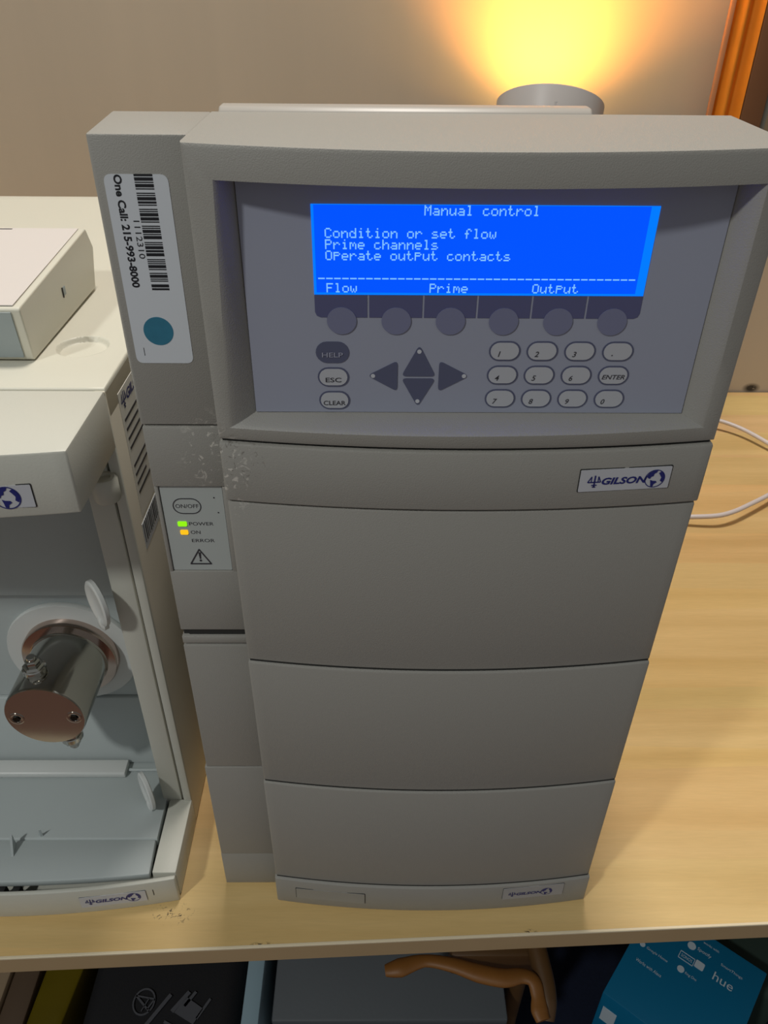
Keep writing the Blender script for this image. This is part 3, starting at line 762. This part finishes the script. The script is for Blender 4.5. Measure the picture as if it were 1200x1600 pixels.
# ------------------------------------------------------------------ white box on the left instrument
wb = thing('white_electronics_box', 'small white flat box lying on the left pump module', 'box', (-0.29, 0.45, T))
prof = roundpoly([(0.3925, T + .0008), (0.3900, 0.3935), (0.5075, 0.4015), (0.5150, 0.3880), (0.5045, T + .0016)], .0022, 4)
obj('body', prism(prof, 'x', -0.380, -0.1818, 0.0009, 3), M['cream'], wb)
tp = bmesh.new()
prism([(-0.376, 0.3925), (-0.1858, 0.3925), (-0.1858, 0.5060), (-0.376, 0.5060)], 'z', 0, .0004, bm=tp)
for v in tp.verts: v.co.z += lerp(0.39385, 0.40135, (v.co.y - .3925) / .1135) + .0002
obj('top_plate', tp, M['topplate'], wb)
obj('front_panel', prism([(0.3915, T + .003), (0.38925, 0.3915), (0.3905, 0.3915), (0.3930, T + .003)], 'x', -0.376, -0.1865, 0.0), M['blue_grey_face'], wb)
obj('front_socket', box(-0.2120, -0.2015, 0.3900, 0.3920, T + .008, T + .0145, .0004), M['black'], wb)
pt = box(-0.1820, -0.1815, 0.4495, 0.4545, 0.3785, 0.3835, .0003)
obj('side_socket', pt, M['blue_grey_face'], wb)
obj('socket_slot', box(-0.1817, -0.1813, 0.4490, 0.4500, 0.3780, 0.3838), M['gap'], wb)
obj('top_slot', box(-0.2440, -0.2260, 0.5035, 0.5050, 0.4012, 0.4019), M['gap'], wb)
for x in (-0.37, -0.195):
    for y in (0.40, 0.498): obj('foot', lathe([(0, 0), (.003, 0), (.003, .003), (0, .003)], 14, mtx=Matrix.Translation((x, y, T))), M['black'], wb)

# ------------------------------------------------------------------ lamp by the wall
lm = thing('accent_lamp', 'round grey accent lamp glowing orange-yellow against the wall', 'lamp', (0.195, 0.99, 0))
LM = Matrix.Translation((0.1950, 0.985, 0.384)) @ Matrix.Rotation(0.12, 4, 'Y') @ Matrix.Rotation(math.radians(-27), 4, 'X')
shell = lathe([(0, -.045), (.040, -.043), (.054, -.030), (.0590, .0), (.0605, .026), (.0590, .027), (.0565, .022), (.0540, .0), (.045, -.012), (0, -.014)], 64, mtx=LM)
obj('lamp_shell', shell, M['lamp'], lm)
obj('lamp_diffuser', lathe([(0, .012), (.030, .011), (.052, .006), (.0535, .004), (0, .003)], 48, mtx=LM), M['glow'], lm)
gm = text('hue', (0.1860, 0.916, 0.4215), (0.15, 0, -1), (1, .05, 0.15), h=0.0035, bold=.01, thick=.0002)
obj('lamp_logo', gm, M['badge'], lm)
obj('lamp_stand', lathe([(0, 0), (.05, 0), (.052, .003), (.048, .008), (.014, .014), (.012, .35), (.02, .352), (0, .352)], 40, mtx=Matrix.Translation((0.195, 0.99, 0))), M['lamp'], lm)
l = bpy.data.lights.new('lamp_glow', 'AREA'); l.shape = 'DISK'; l.size = 0.10; l.energy = 1.05; l.color = (1.0, 0.37, 0.05); l.spread = 2.0
lo = bpy.data.objects.new('lamp_glow', l); C.objects.link(lo)
lo.matrix_world = LM @ Matrix.Translation((0, 0, .016)) @ Matrix.Rotation(PI, 4, 'X')

# ------------------------------------------------------------------ curtain and posts at the right edge
pts = []; n_ = 60
for i in range(n_ + 1):
    x = 0.407 + 0.037 * i / n_; pts.append((x, 1.066 + 0.0060 * math.sin((x - .407) / .037 * 2 * PI * 1.6 + .4)))
back = [(x, y + .0016) for x, y in reversed(pts)]
cu = thing('orange_curtain', 'narrow orange curtain hanging beside the lamp glow', 'curtain', (0.425, 1.066, 0.0))
obj('cloth', prism(pts + back, 'z', 0.002, 1.3), M['orange'], cu, smooth=60)
obj('lit_edge', box(0.4035, 0.4090, 1.060, 1.0665, 0.0, 1.3, 0.001), M['lit_edge'], cu)  # added strip, drawn as the highlight on the curtain edge
po = obj('brown_post', box(0.4450, 0.4720, 1.060, 1.098, 0.0, 1.3, .002), M['brown'], loc=(0.458, 1.08, 0)); tag(po, 'brown upright board right of the orange curtain', 'board')
po = obj('grey_upright_rod', lathe([(0, 0), (.0048, 0), (.0048, 1.3), (0, 1.3)], 24, mtx=Matrix.Translation((0.4785, 1.075, 0))), M['greyrod'], loc=(0.4785, 1.075, 0)); tag(po, 'thin grey upright rod at the far right edge', 'rod')

# ------------------------------------------------------------------ white cable
cab = tube([(0.33, 0.99, 0.004), (0.375, 0.985, 0.006), (0.43, 0.988, 0.012), (0.470, 0.984, 0.015), (0.508, 0.958, 0.013), (0.545, 0.900, 0.009), (0.575, 0.865, 0.006), (0.555, 0.835, 0.007), (0.505, 0.810, 0.012),
            (0.455, 0.775, 0.015), (0.415, 0.750, 0.016), (0.385, 0.745, 0.014), (0.33, 0.755, 0.008), (0.28, 0.78, 0.0031)], 0.0029, 12)
cbo = obj('white_cable', cab, M['cable'], loc=(0.45, 0.85, 0.0)); tag(cbo, 'white round cable looping over the table right of the tall instrument', 'cable')

# ------------------------------------------------------------------ things under the table
F = -0.74
gb = thing('grey_storage_bin', 'grey flat-topped bin standing on the floor under the table', 'bin', (0.02, 0.6, F))
obj('bin_body', prism([(-0.118, 0.432), (0.155, 0.432), (0.150, 0.78), (-0.112, 0.78)], 'z', F, -0.515, 0.004), M['bin'], gb)
obj('bin_lid', box(-0.123, 0.161, 0.424, 0.786, -0.5145, -0.5, 0.003), M['bin'], gb)
pbd = obj('pale_blue_board', box(-0.159, -0.138, 0.40, 0.80, F, -0.498, .002), M['paleblue'], loc=(-0.148, 0.6, F)); tag(pbd, 'pale blue board standing between black bag and grey bin', 'board')
bag = thing('black_fabric_bag', 'black fabric bag printed with a grey circle symbol', 'bag', (-0.26, 0.55, F))
bb = box(-0.352, -0.164, 0.39, 0.76, F, -0.5, 0.022, 4)
for v in bb.verts:
    if v.co.z > -0.53: v.co.z += 0.004 * math.sin(v.co.x * 40) * math.cos(v.co.y * 25)
obj('bag_body', bb, M['blackbag'], bag)
def flat(pts, z, bm, th=.001): return prism(pts, 'z', z, z + th, bm=bm)
pr_ = bmesh.new(); zt = -0.4968
E1, E2 = Vector((0.42, 0.90)).normalized(), Vector((0.90, -0.42)).normalized()
def bq(c, l_, w_, pts=None):   # bar along E1 centred at c
    c = Vector(c); flat([tuple(c + E1 * a_ * l_ / 2 + E2 * b_ * w_ / 2) for a_, b_ in ((-1, -1), (-1, 1), (1, 1), (1, -1))], zt, pr_)
cc = Vector((-0.2790, 0.4450))
for i in range(28):
    a0, a1 = 2 * PI * i / 28, 2 * PI * (i + 1) / 28
    flat([(cc.x + r * math.cos(a), cc.y + r * math.sin(a) * 1.15) for r, a in ((.0135, a0), (.0135, a1), (.0118, a1), (.0118, a0))], zt, pr_)
def seg(p, q, w_):
    p = Vector(p); q = Vector(q); d = (q - p).normalized(); s_ = Vector((-d.y, d.x)) * w_ / 2
    flat([tuple(p + s_), tuple(q + s_), tuple(q - s_), tuple(p - s_)], zt, pr_)
seg((-0.290, 0.452), (-0.270, 0.434), .0022); seg((-0.290, 0.452), (-0.2665, 0.448), .0018); seg((-0.2735, 0.4365), (-0.2665, 0.4480), .0018); seg((-0.2800, 0.4345), (-0.2735, 0.4490), .0012)
seg((-0.2710, 0.4190), (-0.2480, 0.4530), .0045)
seg((-0.2430, 0.4340), (-0.2260, 0.4560), .0050); seg((-0.2290, 0.4400), (-0.2180, 0.4560), .0035); seg((-0.2120, 0.4260), (-0.1990, 0.4480), .0030)
flat([(-0.2400, 0.4330), (-0.2150, 0.4200), (-0.2060, 0.4370), (-0.2280, 0.4500)], zt, pr_)
seg((-0.2500, 0.4230), (-0.2300, 0.4140), .0030)
obj('bag_print', pr_, M['greyprint'], bag, smooth=0)
yb = thing('yellow_plastic_tub', 'olive yellow plastic tub under the left table edge', 'tub', (-0.39, 0.55, F))
b_ = prism(roundpoly([(-0.4150, 0.41), (-0.3740, 0.41), (-0.3560, 0.56), (-0.4050, 0.60)], .012, 5), 'z', F, -0.50, 0.008, 3)
obj('tub_body', b_, M['yellow'], yb)
obj('tub_spout', lathe([(0, 0), (.008, 0), (.008, .018), (.005, .024), (0, .025)], 20, mtx=Matrix.Translation((-0.3620, 0.5000, -0.502)) @ Matrix.Scale(1, 4)), M['yellow'], yb)
bx_ = obj('brown_carton', box(-0.450, -0.4180, 0.40, 0.60, F, -0.50, .003), M['redbrown'], loc=(-0.434, 0.5, F)); tag(bx_, 'dark brown carton left of the yellow tub', 'box')
bx_ = obj('beige_carton', box(-0.560, -0.4520, 0.40, 0.60, F, -0.495, .003), M['beige'], loc=(-0.5, 0.5, F)); tag(bx_, 'beige carton at the far lower left corner', 'box')
# carved wooden chair arm
ch = thing('carved_wooden_chair', 'honey-coloured carved wooden chair arm above the grey bin', 'chair', (0.17, 0.45, F))
ZA = -0.35
obj('armrest', tube([(0.012, 0.4130, ZA - .002), (0.028, 0.4150, ZA), (0.055, 0.4220, ZA), (0.085, 0.4170, ZA + .001), (0.112, 0.4090, ZA), (0.138, 0.4040, ZA), (0.158, 0.4060, ZA), (0.170, 0.4010, ZA), (0.173, 0.3870, ZA - .004), (0.173, 0.3750, ZA - .007), (0.1755, 0.3660, ZA - .009)],
    [.0065, .0105, .0070, .0085, .0105, .0105, .0085, .0080, .0075, .0095, .0080], 16, flat=.6), M['wood_chair'], ch)
obj('arm_support', tube([(0.182, 0.3700, ZA - .020), (0.184, 0.3850, ZA - .014), (0.184, 0.4050, ZA - .010), (0.180, 0.4400, ZA - .006), (0.176, 0.50, ZA - .005)], [.0070, .0100, .0105, .0110, .0110], 16), M['wood_dark'], ch)
obj('seat_rail', box(0.085, 0.185, 0.430, 0.455, ZA - .05, ZA - .008, .004), M['wood_dark'], ch)
obj('leg', tube([(0.176, 0.462, ZA - .01), (0.182, 0.478, ZA - .10), (0.178, 0.470, ZA - .25), (0.182, 0.475, F)], [.014, .013, .010, .012], 14), M['wood_dark'], ch)
# teal carton
A = Vector((0.2823, 0.4553)); e1 = Vector((0.781, -0.625)); e2 = Vector((0.640, 0.768))
e1 = Vector((e2.y, -e2.x)); Wd, Dp, zt = 0.150, 0.152, -0.5
tc_ = thing('teal_carton', 'bright teal printed carton under the right table edge', 'box', (A.x + .12, A.y + .02, F))
corners = [tuple(A), tuple(A + e1 * Wd), tuple(A + e1 * Wd + e2 * Dp), tuple(A + e2 * Dp)]
obj('carton_body', prism(corners, 'z', F, zt, 0.0012), M['teal'], tc_)
pr_ = bmesh.new()
E1 = (e1.x, e1.y, 0); E2 = (e2.x, e2.y, 0)
def cp(a_, b_, dz=0.0): v = A + e1 * a_ + e2 * b_; return (v.x, v.y, zt + dz)
def at2(x, y): return (x, y, zt)
for word, c_, w_, h_ in (('hue', (0.4356, 0.4665), .0245, .0115), ('SmartThings', (0.4503, 0.4783), .0270, .0046), ('Spotify', (0.4237, 0.5010), .0180, .0058),
                         ('works with', (0.4355, 0.5086), .0200, .0034), ('Google Home', (0.3622, 0.4993), .0277, .0046), ('Works with Alexa', (0.3470, 0.4838), .0335, .0044),
                         ('Ring One', (0.3966, 0.4723), .0145, .0046)):
    text(word, (c_[0], c_[1], zt), E1, E2, w=w_, h=h_, bm=pr_, thick=.0004, center=True)
def disc2(x, y, r): flat([(x + r * math.cos(2 * PI * i / 20), y + r * math.sin(2 * PI * i / 20)) for i in range(20)], zt, pr_, .0005)
disc2(0.4107, 0.5103, .0052); disc2(0.3475, 0.5125, .0034); disc2(0.3872, 0.4818, .0044)
cq = Vector((0.4125, 0.4860)); flat(roundpoly([tuple(cq + e1 * a_ * .0056 + e2 * b_ * .0052) for a_, b_ in ((-1, -1), (1, -1), (1, 1), (-1, 1))], .0015, 2), zt, pr_, .0005)
cq = Vector((0.3990, 0.4950))
for a_, b_, c_, d_ in ((-1, -1, 1, -1), (1, -1, 1, 1), (1, 1, -1, 1), (-1, 1, -1, -1)):
    p = cq + e1 * a_ * .0092 + e2 * b_ * .0050; q = cq + e1 * c_ * .0092 + e2 * d_ * .0050
    d = (q - p).normalized(); s_ = Vector((-d.y, d.x)) * .0004; flat([tuple(p + s_), tuple(q + s_), tuple(q - s_), tuple(p - s_)], zt, pr_, .0005)
text('SONOS', (cq.x, cq.y, zt), E1, E2, w=.014, h=.0042, bm=pr_, thick=.0004, center=True)
obj('carton_print', pr_, M['print'], tc_, smooth=0)
# white label on the carton's near face
nb = Vector((-e2.x, -e2.y)); q0 = A + e1 * .006
lb = prism([tuple(q0 + nb * .0001), tuple(q0 + e1 * .018 + nb * .0001), tuple(q0 + e1 * .018 + nb * .0008), tuple(q0 + nb * .0008)], 'z', zt - .060, zt - .028)
obj('carton_label', lb, M['print'], tc_)
gb2 = thing('dark_green_bag', 'dark green cloth bag behind the teal carton', 'bag', (0.55, 0.60, F))
c3 = A + e1 * (Wd + .03) + e2 * (Dp + .012); g_ = prism([tuple(c3), tuple(c3 + e1 * .0 + e2 * .14), tuple(c3 - e1 * .16 + e2 * .14), tuple(c3 - e1 * .13)], 'z', F, -0.56, 0.012, 3)
obj('bag_body', g_, M['greenbag'], gb2)
obj('bag_tag', box(0.452, 0.478, 0.558, 0.580, -0.561, -0.553, 0.002), M['beige'], gb2)
